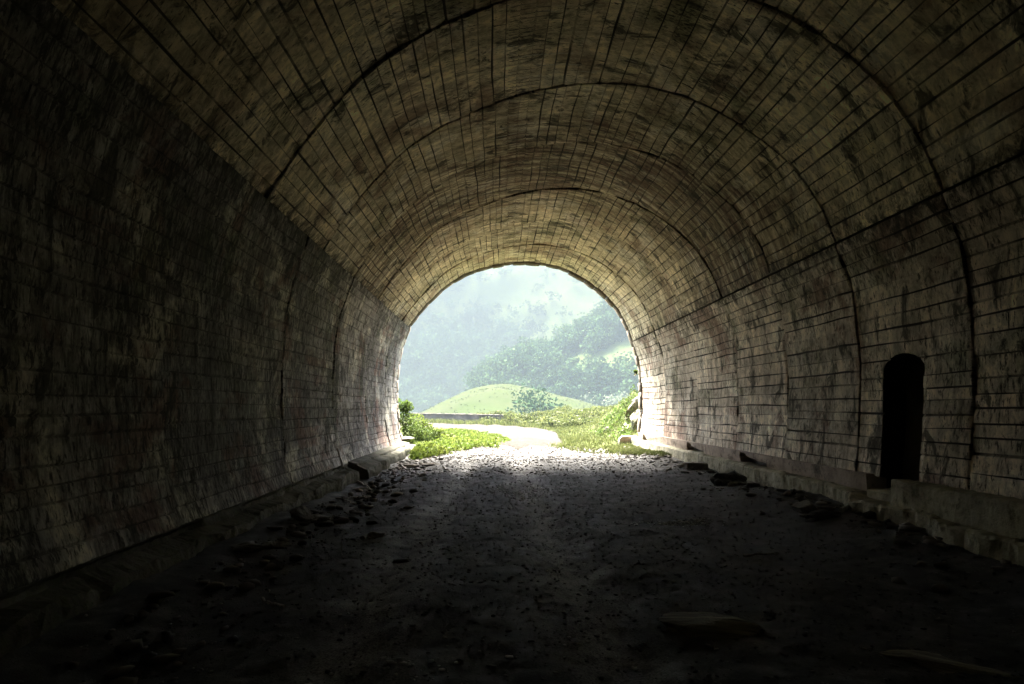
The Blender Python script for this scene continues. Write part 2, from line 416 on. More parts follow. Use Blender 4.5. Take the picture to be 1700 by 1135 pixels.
# doorway of the refuge niche cut through the right wall
def arch_prism(y0, y1, z0, zs, zt, x0, x1, n=10):
    pts = [(y0, z0), (y1, z0), (y1, zs)]
    for k in range(1, n):
        a = math.pi * k / n; pts.append(((y0 + y1) / 2 + (y1 - y0) / 2 * math.cos(a), zs + (zt - zs) * math.sin(a)))
    pts.append((y0, zs)); m = len(pts)
    V = [(x0, *p) for p in pts] + [(x1, *p) for p in pts]
    Fc = [list(range(m))[::-1], [m + k for k in range(m)]] + [[k, (k + 1) % m, m + (k + 1) % m, m + k] for k in range(m)]
    return V, Fc, pts
NY0, NY1 = 8.92, 9.86
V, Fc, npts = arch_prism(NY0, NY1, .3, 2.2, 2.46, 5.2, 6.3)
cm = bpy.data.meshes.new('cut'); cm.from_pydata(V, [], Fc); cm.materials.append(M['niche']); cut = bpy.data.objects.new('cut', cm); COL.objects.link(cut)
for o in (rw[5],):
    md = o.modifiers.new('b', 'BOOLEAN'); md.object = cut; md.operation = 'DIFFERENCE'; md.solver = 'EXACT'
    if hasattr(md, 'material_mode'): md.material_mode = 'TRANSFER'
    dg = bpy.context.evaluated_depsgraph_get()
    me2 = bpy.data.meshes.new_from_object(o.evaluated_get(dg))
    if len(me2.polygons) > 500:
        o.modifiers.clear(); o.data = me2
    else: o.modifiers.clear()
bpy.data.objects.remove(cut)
# the niche behind it: inner walls with thickness, open to the front
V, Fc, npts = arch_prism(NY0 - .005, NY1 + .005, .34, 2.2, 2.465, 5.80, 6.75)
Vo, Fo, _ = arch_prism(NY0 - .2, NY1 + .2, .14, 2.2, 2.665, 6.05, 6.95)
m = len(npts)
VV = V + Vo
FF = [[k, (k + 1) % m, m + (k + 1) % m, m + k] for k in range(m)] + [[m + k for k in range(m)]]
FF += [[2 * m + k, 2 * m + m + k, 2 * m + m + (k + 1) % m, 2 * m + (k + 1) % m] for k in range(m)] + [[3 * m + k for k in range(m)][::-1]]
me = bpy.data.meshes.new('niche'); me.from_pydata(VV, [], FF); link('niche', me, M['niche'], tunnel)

# outer shell: unseen block added behind the lining against light leaks (also closes the far end behind the viewer)
allp = np.concatenate([prR.p[::12], prV.p[::12], prL.p[::12]])
alln = np.concatenate([prR.nrm[::12], prV.nrm[::12], prL.nrm[::12]])
ring = allp + alln * .345
ring = np.concatenate([[[ring[0, 0], -1.2]], ring, [[ring[-1, 0], -1.2]]])
ring2 = ring.copy(); cen = np.array([1., 2.5]); ring2 = cen + (ring - cen) * 1.3
nR = len(ring)
def ringv(rr, y): return np.stack([rr[:, 0], np.full(nR, y), rr[:, 1]], 1)
V = np.concatenate([ringv(ring, -26.2), ringv(ring, D - .35), ringv(ring2, -26.6), ringv(ring2, D - .35)])
k = np.arange(nR - 1)
Q = lambda a, b_: np.stack([a + k, a + k + 1, b_ + k + 1, b_ + k], 1)
FF = np.concatenate([Q(0, nR), Q(2 * nR, 3 * nR), Q(nR, 3 * nR)])
keep = [f for f in FF.tolist()]
# leave the niche free: drop shell quads whose span covers the niche by splitting the block there
me = bpy.data.meshes.new('light_blocking_shell'); me.from_pydata(V.tolist(), [], keep + [list(range(nR)), [2 * nR + i for i in range(nR)]])
osh = link('light_blocking_shell', me, M['shell'], tunnel)

# stone arch at the mouth: irregular voussoirs just outside the last cast section
def voussoirs():
    pts = np.concatenate([prR.p, prV.p, prL.p]); nn = np.concatenate([prR.nrm, prV.nrm, prL.nrm])
    s = np.concatenate([[0], np.cumsum(np.linalg.norm(np.diff(pts, axis=0), axis=1))])
    V = []; Fq = []; u = 0; r = np.random.default_rng(5)
    at = lambda q: (np.array([np.interp(q, s, pts[:, 0]), np.interp(q, s, pts[:, 1])]), np.array([np.interp(q, s, nn[:, 0]), np.interp(q, s, nn[:, 1])]))
    while u < s[-1] - .1:
        w = min(.25 + r.random() * .5, s[-1] - u); ins = -.0 - r.random() ** 2 * .07; y0 = D + .012 + r.random() * .02; y1 = D + .55
        b = len(V); m_ = 4
        for q in np.linspace(u + .003, u + w - .003, m_):
            p, n = at(q); jj = ins + .04 * abs((q - u) / w - .5) + (r.random() - .5) * .015
            for (o_, y) in ((jj, y0), (jj, y1), (.6, y1), (.6, y0)):
                V.append((p[0] + n[0] * o_, y, p[1] + n[1] * o_))
        for j in range(m_ - 1):
            a = b + j * 4
            for e in range(4): Fq.append((a + e, a + (e + 1) % 4, a + 4 + (e + 1) % 4, a + 4 + e))
        Fq.append((b, b + 3, b + 2, b + 1)); e_ = b + (m_ - 1) * 4; Fq.append((e_, e_ + 1, e_ + 2, e_ + 3))
        u += w
    return np.array(V), np.array(Fq)
V, Fq = voussoirs(); mesh_np('portal_arch', V, Fq, M['stone'], tunnel)
# head wall around the mouth, seen only from outside
hp = np.concatenate([prR.p[::10], prV.p[::10], prL.p[::10]]) + np.concatenate([prR.nrm[::10], prV.nrm[::10], prL.nrm[::10]]) * .5
hp = np.concatenate([[[hp[0, 0], -1.]], hp, [[hp[-1, 0], -1.]]])
outp = []
for p in hp:
    d = p - np.array([1., 1.]); kx = (11. if d[0] > 0 else 9.) / max(1e-3, abs(d[0])); kz = 9. / max(1e-3, d[1]) if d[1] > 0 else 99
    kk = min(kx, kz); q = np.array([1., 1.]) + d * kk; q[1] = max(q[1], -1.); outp.append(q)
outp = np.array(outp); nH = len(hp)
V = np.concatenate([np.stack([a[:, 0], np.full(nH, y), a[:, 1]], 1) for a, y in ((hp, D + .1), (outp, D + .1), (outp, D + .5), (hp, D + .5))])
k = np.arange(nH - 1); FF = np.concatenate([np.stack([a * nH + k, a * nH + k + 1, b_ * nH + k + 1, b_ * nH + k], 1) for a, b_ in ((0, 1), (1, 2), (2, 3), (3, 0))])
mesh_np('head_wall', V, FF, M['stone'], tunnel)

# footings ---------------------------------------------------------------
def rough_bar(name, ys, sec, mat, parent, r, amp=.02, smooth=False):
    """solid swept along Y; sec(y) -> closed list of (x,z)"""
    V = []; m_ = None
    for y in ys:
        p = sec(y); m_ = len(p)
        for (x, z) in p:
            V.append((x + (r.random() - .5) * amp, y, z + (r.random() - .5) * amp))
    n = len(ys); Fq = []
    for i in range(n - 1):
        for j in range(m_):
            Fq.append((i * m_ + j, i * m_ + (j + 1) % m_, (i + 1) * m_ + (j + 1) % m_, (i + 1) * m_ + j))
    me = bpy.data.meshes.new(name); me.from_pydata(V, [], Fq + [list(range(m_)), [(n - 1) * m_ + j for j in range(m_)][::-1]])
    return link(name, me, mat, parent, smooth)

r = np.random.default_rng(41)
# right: kerb
def kerb_r(y):
    e = (float(fbm(y * 1.7, 3.1, 5, 3)) - .5) * (.10 if y > 10.2 else .30)
    far = float(sstep(9.6, 10.6, y)); fx = 5.2 + .22 * far + e; zt = .37 + .05 * far + e * .5
    return [(fx + .02, -.4), (fx, 0.), (fx - .005, .12), (fx + .005, .24), (fx + .01, zt - .03), (fx + .04, zt), (5.55, zt + .01), (6.0, zt + .012), (6.0, -.4)]
rough_bar('kerb', np.concatenate([np.arange(-8, 2, .5), np.arange(2, 27.2, .06)]), kerb_r, M['kerb'], tunnel, r, .024)
# right: plinth with broken-out notches (outline in the y-z plane, extruded in x)
def plinth(name, outline, x0, x1):
    outline = [(y + (r.random() - .5) * .01, z + (r.random() - .5) * .008) for y, z in outline]
    m_ = len(outline)
    bm = bmesh.new()
    a = [bm.verts.new((x0 + .02 * (z < .5), y, z)) for y, z in outline]; b = [bm.verts.new((x1, y, z)) for y, z in outline]
    bm.faces.new(a); bm.faces.new(b[::-1])
    for i in range(m_): bm.faces.new((a[i], b[i], b[(i + 1) % m_], a[(i + 1) % m_]))
    bmesh.ops.recalc_face_normals(bm, faces=bm.faces)
    bmesh.ops.triangulate(bm, faces=[f for f in bm.faces if len(f.verts) > 4])
    me = bpy.data.meshes.new(name); bm.to_mesh(me); bm.free()
    return link(name, me, M['plinth'], tunnel)
zt, zb = .685, .426
out = [(10.02, zb), (13.7, zb), (13.72, .52), (13.95, .545), (14.2, .53), (14.35, .56), (14.6, .575), (14.8, .60), (14.9, .655), (15.2, .665), (15.28, .56), (15.2, zb),
       (17.9, zb), (17.92, .5), (18.3, .52), (18.7, .545), (19.0, .57), (19.1, .65), (19.45, .66), (19.5, .5), (19.45, zb),
       (24.7, zb), (24.75, .52), (25.0, .6), (25.15, .66), (25.3, .67), (25.4, .5), (25.35, zb), (26.15, zb), (26.15, zt), (22, zt), (18, zt), (14, zt), (10.02, zt)]
plinth('plinth', out, 5.58, 5.95)
plinth('plinth', [(-10, zb), (8.9, zb), (8.9, zt), (4, zt), (-10, zt)], 5.60, 5.95)
# dark earth inside the broken notches
rough_bar('backfill', np.arange(10.1, 26.1, .4), lambda y: [(5.82, .43), (5.82, .68), (6.1, .68), (6.1, .43)], M['shell'], tunnel, r, .03)
# low upstand wall in front of the plinth on the near side of the niche
def upstand(y):
    q = max(0., float(fbm(y * 2.1, 9.3, 5, 16)) - .5) * .35; q2 = (float(fbm(y * 1.2, 4.3, 4, 17)) - .5) * .05
    return [(5.33 + q2, .33), (5.34 + q2, .5), (5.345 + q2, .70 - q), (5.36 + q2 + q * .8, .715 - q * .25), (5.57, .72), (5.575, .33)]
rough_bar('upstand', np.concatenate([np.arange(-8, 3, .5), np.arange(3, 9.02, .06)]), upstand, M['kerb'], tunnel, r, .014)
rough_bar('door_step', np.linspace(9.12, 9.85, 6), lambda y: [(5.5, .36), (5.5, .47), (5.9, .5), (5.9, .36)], M['kerb'], tunnel, r, .015)
# left: stepped kerb, in two lengths set slightly askew
def kerb_l(f0, top):
    def sec(y):
        e = (float(fbm(y * 1.5, 8.1, 5, 4)) - .5) * .24
        fx = f0 + e; s_ = max(0., float(fbm(y * 2.2, 1.1, 5, 6)) - .42) * .45
        return [(fx - .04, -.6), (fx, -.2), (fx + .01, 0.), (fx, top - .05 - s_), (fx - .03, top - s_ * .6), (fx - .28, top + .02), (fx - .30, top + .07), (-3.70, top + .12), (-4.1, top + .12), (-4.1, -.6)]
    return sec
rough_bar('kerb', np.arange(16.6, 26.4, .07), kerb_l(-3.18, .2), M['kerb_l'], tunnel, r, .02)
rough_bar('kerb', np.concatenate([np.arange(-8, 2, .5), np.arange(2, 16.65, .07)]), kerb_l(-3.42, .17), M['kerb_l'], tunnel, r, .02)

# ------------------------------------------------------------------ tunnel floor and ground outside
def Gz(x, y):
    """ground height"""
    x = np.asarray(x, float); y = np.asarray(y, float)
    z = (fbm(x * .35, y * .35, 4, 31) - .5) * .22
    z = z - .09 * np.exp(-((x + 1.0 + .2 * np.sin(y * .3)) / .3) ** 2) - .09 * np.exp(-((x - .72 - .2 * np.sin(y * .3)) / .3) ** 2)
    z = z - .12 * sstep(-.8, -2.8, x) * sstep(40, 20, y) + .15 * sstep(3.6, 5.2, x)
    z = z + .13 * sstep(-2.5, -3.3, x) * sstep(18, 9, y)
    z = z + .1 * sstep(14, 24, y) * np.exp(-((x) / 3) ** 2)
    return z
def floor_z(x, y):
    return Gz(x, y) + (fbm(x * 1.3, y * 1.3, 4, 71) - .5) * .07 + (fbm(x * 6, y * 6, 3, 77) - .5) * .018
def gz1(x, y): return float(floor_z(np.array([x]), np.array([y]))[0])

def heightfield(name, xs, ys, fn, mat, smooth=False):
    X, Y = np.meshgrid(xs, ys, indexing='ij')
    return mesh_np(name, np.stack([X, Y, fn(X, Y)], -1).reshape(-1, 3), grid_faces(len(xs), len(ys)), mat, None, smooth)
def fl(X, Y):
    z = floor_z(X, Y)
    rel = (fbm(X * 11, Y * 11, 2, 80) - .5) * .022
    return z + rel
ysf = np.concatenate([np.arange(-9, 2.5, .4), np.arange(2.5, 9, .045), np.arange(9, 16, .07), np.arange(16, 27.6, .1)])
tag(heightfield('tunnel_floor', np.arange(-4.3, 6.0, .05), ysf, fl, M['floor']), kind='structure')

def outside(x, y):
    z = Gz(x, y)
    bk = sstep(4.9, 7.6, x) * sstep(25, 28, y) * sstep(48, 35, y)
    z = z + bk * (2.0 + (fbm(x * 1.1, y * 1.1, 5, 47) - .5) * 2.2)         # rocky bank on the right
    z = z + (.35 * sstep(3.5, 9, x)) * sstep(34, 48, y)
    z = z + .8 * sstep(-4.2, -8, x) * sstep(42, 30, y)
    edge = 77 + .0 * x - .9 * np.clip(x, -12, 14) * .8
    z = z - 30 * sstep(edge, edge + 60, y) - .5 * sstep(edge - 8, edge, y)
    return z
xo = np.concatenate([np.arange(-60, -14, 2.), np.arange(-14, 20, .3), np.arange(20, 70, 2.)])
yo = np.concatenate([np.arange(26.8, 60, .3), np.arange(60, 110, .6), np.arange(110, 150, 3)])
tag(heightfield('ground', xo, yo, lambda x, y: outside(x, y) + (fbm(x * 1.2, y * 1.2, 3, 91) - .5) * .1, M['verge'], True), kind='structure')
# gravel road: straight out of the mouth, then bending left along the parapet
def road_c(y): return .6 + .9 * sstep(27, 45, y) - 13 * np.clip((y - 42) / 26, 0, 3) ** 2.0
yr = np.arange(26.5, 66, .35); w = np.linspace(-1, 1, 15)
hw = 2.5 + .9 * sstep(44, 62, yr)
XR = road_c(yr)[:, None] + w[None] * hw[:, None] * (1 + .1 * (fbm(yr[:, None] * .8, w[None] * 0 + np.sign(w)[None] * 5, 3, 8) - .5) * 2); YR = np.repeat(yr[:, None], 15, 1)
YR = YR + w[None] * hw[:, None] * .55 * sstep(44, 60, yr)[:, None]
ZR = outside(XR, YR) + (.1 - .06 * np.abs(w)[None] ** 3) * sstep(26.4, 28.6, yr)[:, None] - .03
tag(mesh_np('gravel_road', np.stack([XR, YR, ZR], -1).reshape(-1, 3), grid_faces(len(yr), 15), M['road'], None, True), kind='structure')

# ------------------------------------------------------------------ hills (each at its own distance, full size)
def X_of(p, d): return (p - 825.) / F * d
def Z_of(p, d): return CZ + (675. - p) / F * d
def hill_fn(d, crest, front, zfront, back, zback, rough, seed, rs):
    cx = np.array([X_of(a, d) for a, _ in crest]); cz = np.array([Z_of(b, d) for _, b in crest])
    def fn(X, Y):
        c = np.interp(X, cx, cz)
        t = np.clip((Y - front) / (d - front), 0, 1); tb = np.clip((Y - d) / (back - d), 0, 1)
        z = np.where(Y < d, zfront + (c - zfront) * (1 - (1 - t) ** 1.6), c + (zback - c) * (tb ** 2))
        return z + (fbm(X / rs, Y / rs, 4, seed) - .5) * rough
    return fn
meadow = hill_fn(230, [(300, 780), (560, 735), (640, 706), (700, 685), (740, 664), (780, 645), (810, 636), (840, 635), (880, 643), (930, 656), (980, 672), (1030, 690), (1120, 715), (1300, 760)], 105, -16, 330, -30, 3.2, 3, 17)
tag(heightfield('meadow_hill', np.arange(-110, 110, 3.), np.arange(105, 331, 3.), meadow, M['meadow'], True), kind='structure')
spur_fn = hill_fn(430, [(500, 740), (700, 700), (760, 672), (790, 645), (830, 612), (870, 596), (920, 585), (960, 560), (1000, 540), (1050, 522), (1100, 500), (1300, 430), (1500, 420)], 285, -18, 600, -40, 9., 13, 60)
tag(heightfield('forest_spur', np.arange(-160, 260, 4.), np.arange(285, 601, 5.), spur_fn, M['slope'], True), kind='structure')
def mount(X, Y):
    t = np.clip((Y - 560) / 400., 0, 1)
    z = -40 + 272 * t ** 1.05
    top = sstep(1.05, .75, t)
    z = z + ((fbm(X / 160, Y / 160, 4, 19) - .5) * 70 * sstep(0, .3, t) + 22 * np.sin(X / 75. + Y / 140.) * sstep(.05, .3, t)) * top
    return np.minimum(z, 238)
tag(heightfield('mountain', np.arange(-240, 271, 7.), np.arange(560, 991, 8.), mount, M['slope'], True), kind='structure')
tag(heightfield('valley', np.linspace(-240, 270, 30), np.linspace(100, 990, 34), lambda X, Y: -42 + (fbm(X / 90, Y / 90, 3, 2) - .5) * 4, M['valley'], True), kind='structure')

# ------------------------------------------------------------------ vegetation generators
def leaf_quads(cen, size, r, flat=.0, elong=1.5):
    """cen (n,3); returns verts, faces: one diamond-shaped leaf clump face each"""
    n = len(cen); size = np.broadcast_to(size, (n,))
    a = r.normal(size=(n, 3)); a[:, 2] *= (1 - flat); a /= np.linalg.norm(a, axis=1)[:, None]
    b = r.normal(size=(n, 3)); b -= (a * b).sum(1)[:, None] * a; b /= np.linalg.norm(b, axis=1)[:, None]
    c = np.cross(a, b); s = size[:, None]
    V = np.stack([cen - a * s * elong * .5, cen + b * s * .42 + c * s * .1, cen + a * s * elong * .5, cen - b * s * .42 + c * s * .12], 1).reshape(-1, 3)
    return V, np.arange(4 * n).reshape(n, 4)
def crown_pts(n, r, lobes=7, squash=.8):
    """points in the lumpy volume of a crown of unit size, base at z=0"""
    L = r.normal(size=(lobes, 3)) * np.array([.26, .26, .2]) + np.array([0, 0, .55]); rad = .2 + r.random(lobes) * .17
    k = r.integers(0, lobes, n); d = r.normal(size=(n, 3)); d /= np.linalg.norm(d, axis=1)[:, None]
    q = L[k] + d * (rad[k] * r.random(n) ** .35)[:, None]
    q[:, 2] = np.maximum(q[:, 2], .12 + r.random(n) * .1)
    return q
def forest(name, P, H, nleaf, mat, seed):
    r = np.random.default_rng(seed); Vs = []; Fs = []; b = 0
    tmpl = [crown_pts(nleaf, r, 6 + i % 4) for i in range(7)]
    for i, (p, h) in enumerate(zip(P, H)):
        q = tmpl[i % 7] * h * np.array([.95, .95, 1.]); a = r.random() * 6.3
        q = np.stack([q[:, 0] * math.cos(a) - q[:, 1] * math.sin(a), q[:, 0] * math.sin(a) + q[:, 1] * math.cos(a), q[:, 2] - .12 * h], 1) + p
        V, Fq = leaf_quads(q, h * (.08 + .07 * r.random(nleaf)) * (1.35 if nleaf < 100 else 1), r, .2, 1.3)
        Vs.append(V); Fs.append(Fq + b); b += len(V)
    tint = np.repeat(r.random(len(P)) ** 2.2, 4 * nleaf)
    return mesh_np(name, np.concatenate(Vs), np.concatenate(Fs), mat, attrs={'tint': tint})

def to_px(P):
    return 825 + P[:, 0] / P[:, 1] * F, 675 - (P[:, 2] - CZ) / P[:, 1] * F
# wood on the spur
r = np.random.default_rng(61)
n = 3000; X = r.uniform(-120, 190, n); Y = r.uniform(290, 450, n); Zs = spur_fn(X, Y); P = np.stack([X, Y, Zs], 1)
pxx, pyy = to_px(P)
clear = ((pxx > 955) & (pyy > 550) & (pyy < 600) & (pyy > 612 - (pxx - 955) * .62)) | ((pxx > 915) & (pyy > 598) & (pyy < 622) & (vnoise(X / 14, Y / 14, 5) > .3))
low = pxx < 790
ok = ~clear & ~low & (vnoise(X / 22, Y / 22, 9) > .22) & (pxx < 1180)
P = P[ok][:950]
tag(forest('spur_forest', P, 8 + 6 * r.random(len(P)), 210, M['forest'], 62), 'blue-green broadleaf wood covering the spur above the meadow', 'forest', kind='stuff')
# wood on the far mountain
n = 5200; X = r.uniform(-235, 265, n); Y = r.uniform(565, 955, n); P = np.stack([X, Y, mount(X, Y)], 1); pxx, pyy = to_px(P)
dens = sstep(430, 640, pyy + (690 - pxx) * .25 + (fbm(X / 70, Y / 70, 3, 44) - .5) * 260)
ok = (r.random(n) < dens * .9 + .03) & (pxx > 560) & (pxx < 1160)
P = P[ok][:1900]
tag(forest('mountain_forest', P, 11 + 8 * r.random(len(P)), 80, M['forest2'], 63), 'hazy wood on the far mountainside, fading into mist', 'forest', kind='stuff')

def trunk(name, h, rad, parent, r, lean=0.):
    bm = bmesh.new(); prev = None
    for k in range(6):
        t = k / 5; rr = rad * (1 - .75 * t); c = Vector((lean * t * t * h + (r.random() - .5) * rad * .6, (r.random() - .5) * rad * .6, h * t))
        ring_ = [bm.verts.new(c + Vector((math.cos(a) * rr, math.sin(a) * rr, 0))) for a in np.linspace(0, 2 * math.pi, 8)[:-1]]
        if prev:
            for i in range(7): bm.faces.new((prev[i], prev[(i + 1) % 7], ring_[(i + 1) % 7], ring_[i]))
        prev = ring_
    for k in range(4):
        a = k * 1.7; z0 = h * (.45 + .12 * k); v0 = [bm.verts.new((math.cos(a + q) * rad * .3, math.sin(a + q) * rad * .3, z0)) for q in (0, 2.1, 4.2)]
        tip = bm.verts.new((math.cos(a) * h * .35, math.sin(a) * h * .35, z0 + h * .3))
        for i in range(3): bm.faces.new((v0[i], v0[(i + 1) % 3], tip))
    me = bpy.data.meshes.new(name); bm.to_mesh(me); bm.free(); return link(name, me, M['bark'], parent)
def tree(name, loc, h, nleaf, mat, label, cat, group=None, seed=0, wide=1.):
    r = np.random.default_rng(seed); e = empty(name, loc); tag(e, label, cat, group)
    q = crown_pts(nleaf, r, 9) * h * np.array([wide, wide, 1.]); V, Fq = leaf_quads(q, h * (.05 + .05 * r.random(nleaf)), r, .2)
    mesh_np('crown', V, Fq, mat, e); trunk('trunk', h * .75, h * .03, e, r)
    return e
def on(fn, x, y): return float(fn(np.array([float(x)]), np.array([float(y)]))[0])
for (ppx, d, h, mt, lab, sd, wd) in (
        (1022, 275, 11, 'pale_tree', 'pale silvery round tree at the right foot of the wooded spur', 1, 1.1),
        (870, 150, 7.0, 'forest', 'small dark bush at the left end of the clump on the meadow slope', 2, 1.3),
        (884, 146, 9.0, 'forest', 'tallest dark tree in the middle of the clump on the meadow slope', 3, 1.1),
        (900, 142, 7.2, 'forest', 'dark leafy tree at the right end of the clump on the meadow slope', 4, 1.3)):
    x = X_of(ppx, d); zz = on(meadow, x, d) if d < 240 else Z_of(690, d)
    tree('tree', (x, d, zz - .2), h, 420, M[mt], lab, 'tree', None, 300 + sd, wd)

def blades(P, H, W, r, bend=.35):
    n = len(P); a = r.random(n) * 6.283; dx = np.stack([np.cos(a), np.sin(a), 0 * a], 1); ba = r.random(n) * 6.283
    bd = np.stack([np.cos(ba), np.sin(ba), 0 * ba], 1) * (H * bend * (.3 + r.random(n)))[:, None]; up = np.array([0, 0, 1.])
    w = (W / 2)[:, None]; h = H[:, None]
    V = np.stack([P - dx * w, P + dx * w, P + bd * .35 + up * h * .55 + dx * w * .8, P + bd * .35 + up * h * .55 - dx * w * .8, P + bd + up * h * .97], 1).reshape(-1, 3)
    b = np.arange(n)[:, None] * 5
    return V, [b + np.array([0, 1, 2, 3]), b + np.array([3, 2, 4])]
def scatter(n, x0, x1, y0, y1, r, fn):
    P = np.stack([r.uniform(x0, x1, n), r.uniform(y0, y1, n)], 1); return P[fn(P[:, 0], P[:, 1])]
def on_g(P, out=True):
    z = np.where(P[:, 1] < 27.2, floor_z(P[:, 0], P[:, 1]), outside(P[:, 0], P[:, 1])); return np.column_stack([P, z])

r = np.random.default_rng(81)
# left: fresh leafy weeds from just inside the mouth out along the road
lw = scatter(10000, -4.2, .6, 22.2, 40, r, lambda x, y: (x < -2.75 + np.clip((y - 22.6) * .7, 0, 2.9) - .9 * sstep(34, 40, y) + (fbm(x * .9, y * .9, 3, 14) - .5) * 1.7) & ~((x < -2.95) & (y < 26.6)) & (fbm(x * 1.3, y * 1.3, 3, 55) > .34))
P = on_g(lw); hh = .14 + .3 * fbm(P[:, 0] * .8, P[:, 1] * .8, 3, 15) * sstep(-.4, -2.6, P[:, 0])
cen = P.repeat(3, 0); cen[:, 2] += r.random(len(cen)) * hh.repeat(3)
cen[:, :2] += r.normal(size=(len(cen), 2)) * .07
V, Fq = leaf_quads(cen, .07 + .07 * r.random(len(cen)), r, -.2, 1.25)
V2, F2 = blades(P, hh * 1.1, np.full(len(P), .012), r)
tag(mesh_np('leafy_weeds', np.concatenate([V, V2]), [np.concatenate([Fq, F2[0] + len(V)]), F2[1] + len(V)], M['weed']), 'bright green leafy weeds growing at the left of the tunnel mouth', 'weeds', kind='stuff')
# right verge: low grass
def rv(x, y):
    e = 2.5 + .8 * sstep(40, 26, y) * 0 + (fbm(x * .8, y * .8, 3, 24) - .5) * 1.6 - .6 * sstep(26, 32, y)
    e = e + np.clip(24.5 - y, 0, 4) * .75
    e = np.maximum(e, road_c(np.maximum(y, 27)) + 2.3 * sstep(26, 29, y))
    return (x > e) & (x < np.where(y < 26.3, 5.3, 16)) & (fbm(x * 1.2, y * 1.2, 3, 57) > .33)
P = on_g(np.concatenate([scatter(26000, 1.6, 14, 21.2, 60, r, rv), scatter(2200, 4.1, 5.35, 20.2, 26.6, r, lambda x, y: (x > 4.7 - (y - 21) * .22 + (fbm(x * 2, y * 1.5, 3, 29) - .5) * .8))])); hh = (.09 + .26 * fbm(P[:, 0] * .7, P[:, 1] * .7, 3, 17)) * np.where(P[:, 1] < 26.5, .55, 1.)
V, Fq = blades(P, hh, .02 + .02 * r.random(len(P)), r, .6)
cen = P[::2].copy(); cen[:, 2] += hh[::2] * .6 * r.random(len(cen)); V3, F3 = leaf_quads(cen, .06 + .07 * r.random(len(cen)), r, 0, 1.2)
tag(mesh_np('verge_grass', np.concatenate([V, V3]), [np.concatenate([Fq[0], F3 + len(V)]), Fq[1]], M['grass']), 'short yellow-green grass verge on the right of the gravel road', 'grass', kind='stuff')
# tall growth between the road bend and the drop
def tb(x, y): return (x > road_c(y) + 3.3) & (x > -1.2 + (y - 60) * -.12) & (y < 77 - .72 * np.clip(x, -12, 14)) & (fbm(x * .35, y * .35, 3, 58) > .36)
P = on_g(scatter(16000, -2, 15, 46, 72, r, tb)); hh = .35 + 1.15 * np.clip(fbm(P[:, 0] * .3, P[:, 1] * .3, 3, 19) * 1.6 - .45, 0, 1)
cen = P.repeat(4, 0); cen[:, 2] += r.random(len(cen)) ** .7 * hh.repeat(4); cen[:, :2] += r.normal(size=(len(cen), 2)) * .14
V, Fq = leaf_quads(cen, .12 + .12 * r.random(len(cen)), r, 0, 1.5); V2, F2 = blades(P, hh * 1.15, np.full(len(P), .03), r, .3)
tag(mesh_np('tall_undergrowth', np.concatenate([V, V2]), [np.concatenate([Fq, F2[0] + len(V)]), F2[1] + len(V)], M['grass']), 'tall pale green undergrowth along the far edge of the road', 'undergrowth', kind='stuff')

# bush hugging the left of the mouth
def bush(name, loc, blobs, n, size, mat, label, seed, nstem=5):
    r = np.random.default_rng(seed); e = empty(name, loc); tag(e, label, 'bush')
    k = r.integers(0, len(blobs), n); d = r.normal(size=(n, 3)); d /= np.linalg.norm(d, axis=1)[:, None]
    B = np.array(blobs); q = B[k, :3] + d * (B[k, 3] * r.random(n) ** .4)[:, None] * np.array([1, 1, .9]); q[:, 2] = np.abs(q[:, 2])
    V, Fq = leaf_quads(q, size * (.6 + .8 * r.random(n)), r, 0, 1.5); mesh_np('foliage', V, Fq, mat, e)
    for i in range(nstem):
        b = blobs[i % len(blobs)]; tip = Vector(b[:3]); bm = bmesh.new(); s0 = Vector((r.normal() * .12, r.normal() * .12, -.05)); pr = None
        for t in (0, .5, 1):
            c = s0.lerp(tip, t); rg = [bm.verts.new(c + Vector((math.cos(a), math.sin(a), 0)) * .018 * (1.2 - t)) for a in (0, 1.57, 3.14, 4.71)]
            if pr:
                for j in range(4): bm.faces.new((pr[j], pr[(j + 1) % 4], rg[(j + 1) % 4], rg[j]))
            pr = rg
        me = bpy.data.meshes.new('stem'); bm.to_mesh(me); bm.free(); link('stem', me, M['bark'], e)
    return e
bush('bush', (-4.2, 29.2, outside(np.array([-4.5]), np.array([29.2]))[0]), [(-.2, 0, .6, .6), (.05, .2, 1.3, .5), (-.4, .2, 1.75, .5), (.5, -.1, .7, .5), (.2, 0, 1.75, .32), (-.6, .1, 1.2, .6), (.95, .2, .45, .4)], 2600, .085, M['bush'], 'green leafy bush at the left edge of the tunnel mouth', 5)
bush('bush', (-3.3, 31.5, outside(np.array([-3.2]), np.array([31.5]))[0]), [(0, 0, .5, .5), (.55, .3, .35, .4), (-.5, 0, .9, .55), (1.1, .2, .22, .3)], 1800, .085, M['weed'], 'low bright green bush in front of the white gravel road', 6)

r2 = np.random.default_rng(501)
Pm = np.stack([r2.uniform(-60, 75, 5200), r2.uniform(112, 262, 5200)], 1); Pm = Pm[fbm(Pm[:, 0] / 13, Pm[:, 1] / 13, 4, 66) > .47]
Pm = np.column_stack([Pm, meadow(Pm[:, 0], Pm[:, 1])]).repeat(3, 0); Pm += r2.normal(size=Pm.shape) * np.array([.5, .5, .1]); Pm[:, 2] += .15
V, Fq = leaf_quads(Pm, .16 + .25 * r2.random(len(Pm)) ** 2, r2, .1, 1.4)
tag(mesh_np('meadow_tussocks', V, Fq, leafy('tussock_leaf', (.022, .03, .012), (.03, .034, .016), (.019, .026, .01), .3, .1, 0.)), 'rough tufts of grass scattered over the green meadow hill', 'grass', kind='stuff')
Pp = np.stack([r2.uniform(-11, 3.5, 2600), r2.uniform(0, 1, 2600)], 1); Pp[:, 1] = 77 - (Pp[:, 0] + 10.5) * 21 / 11.7 - .5 - 2.2 * Pp[:, 1] ** 2
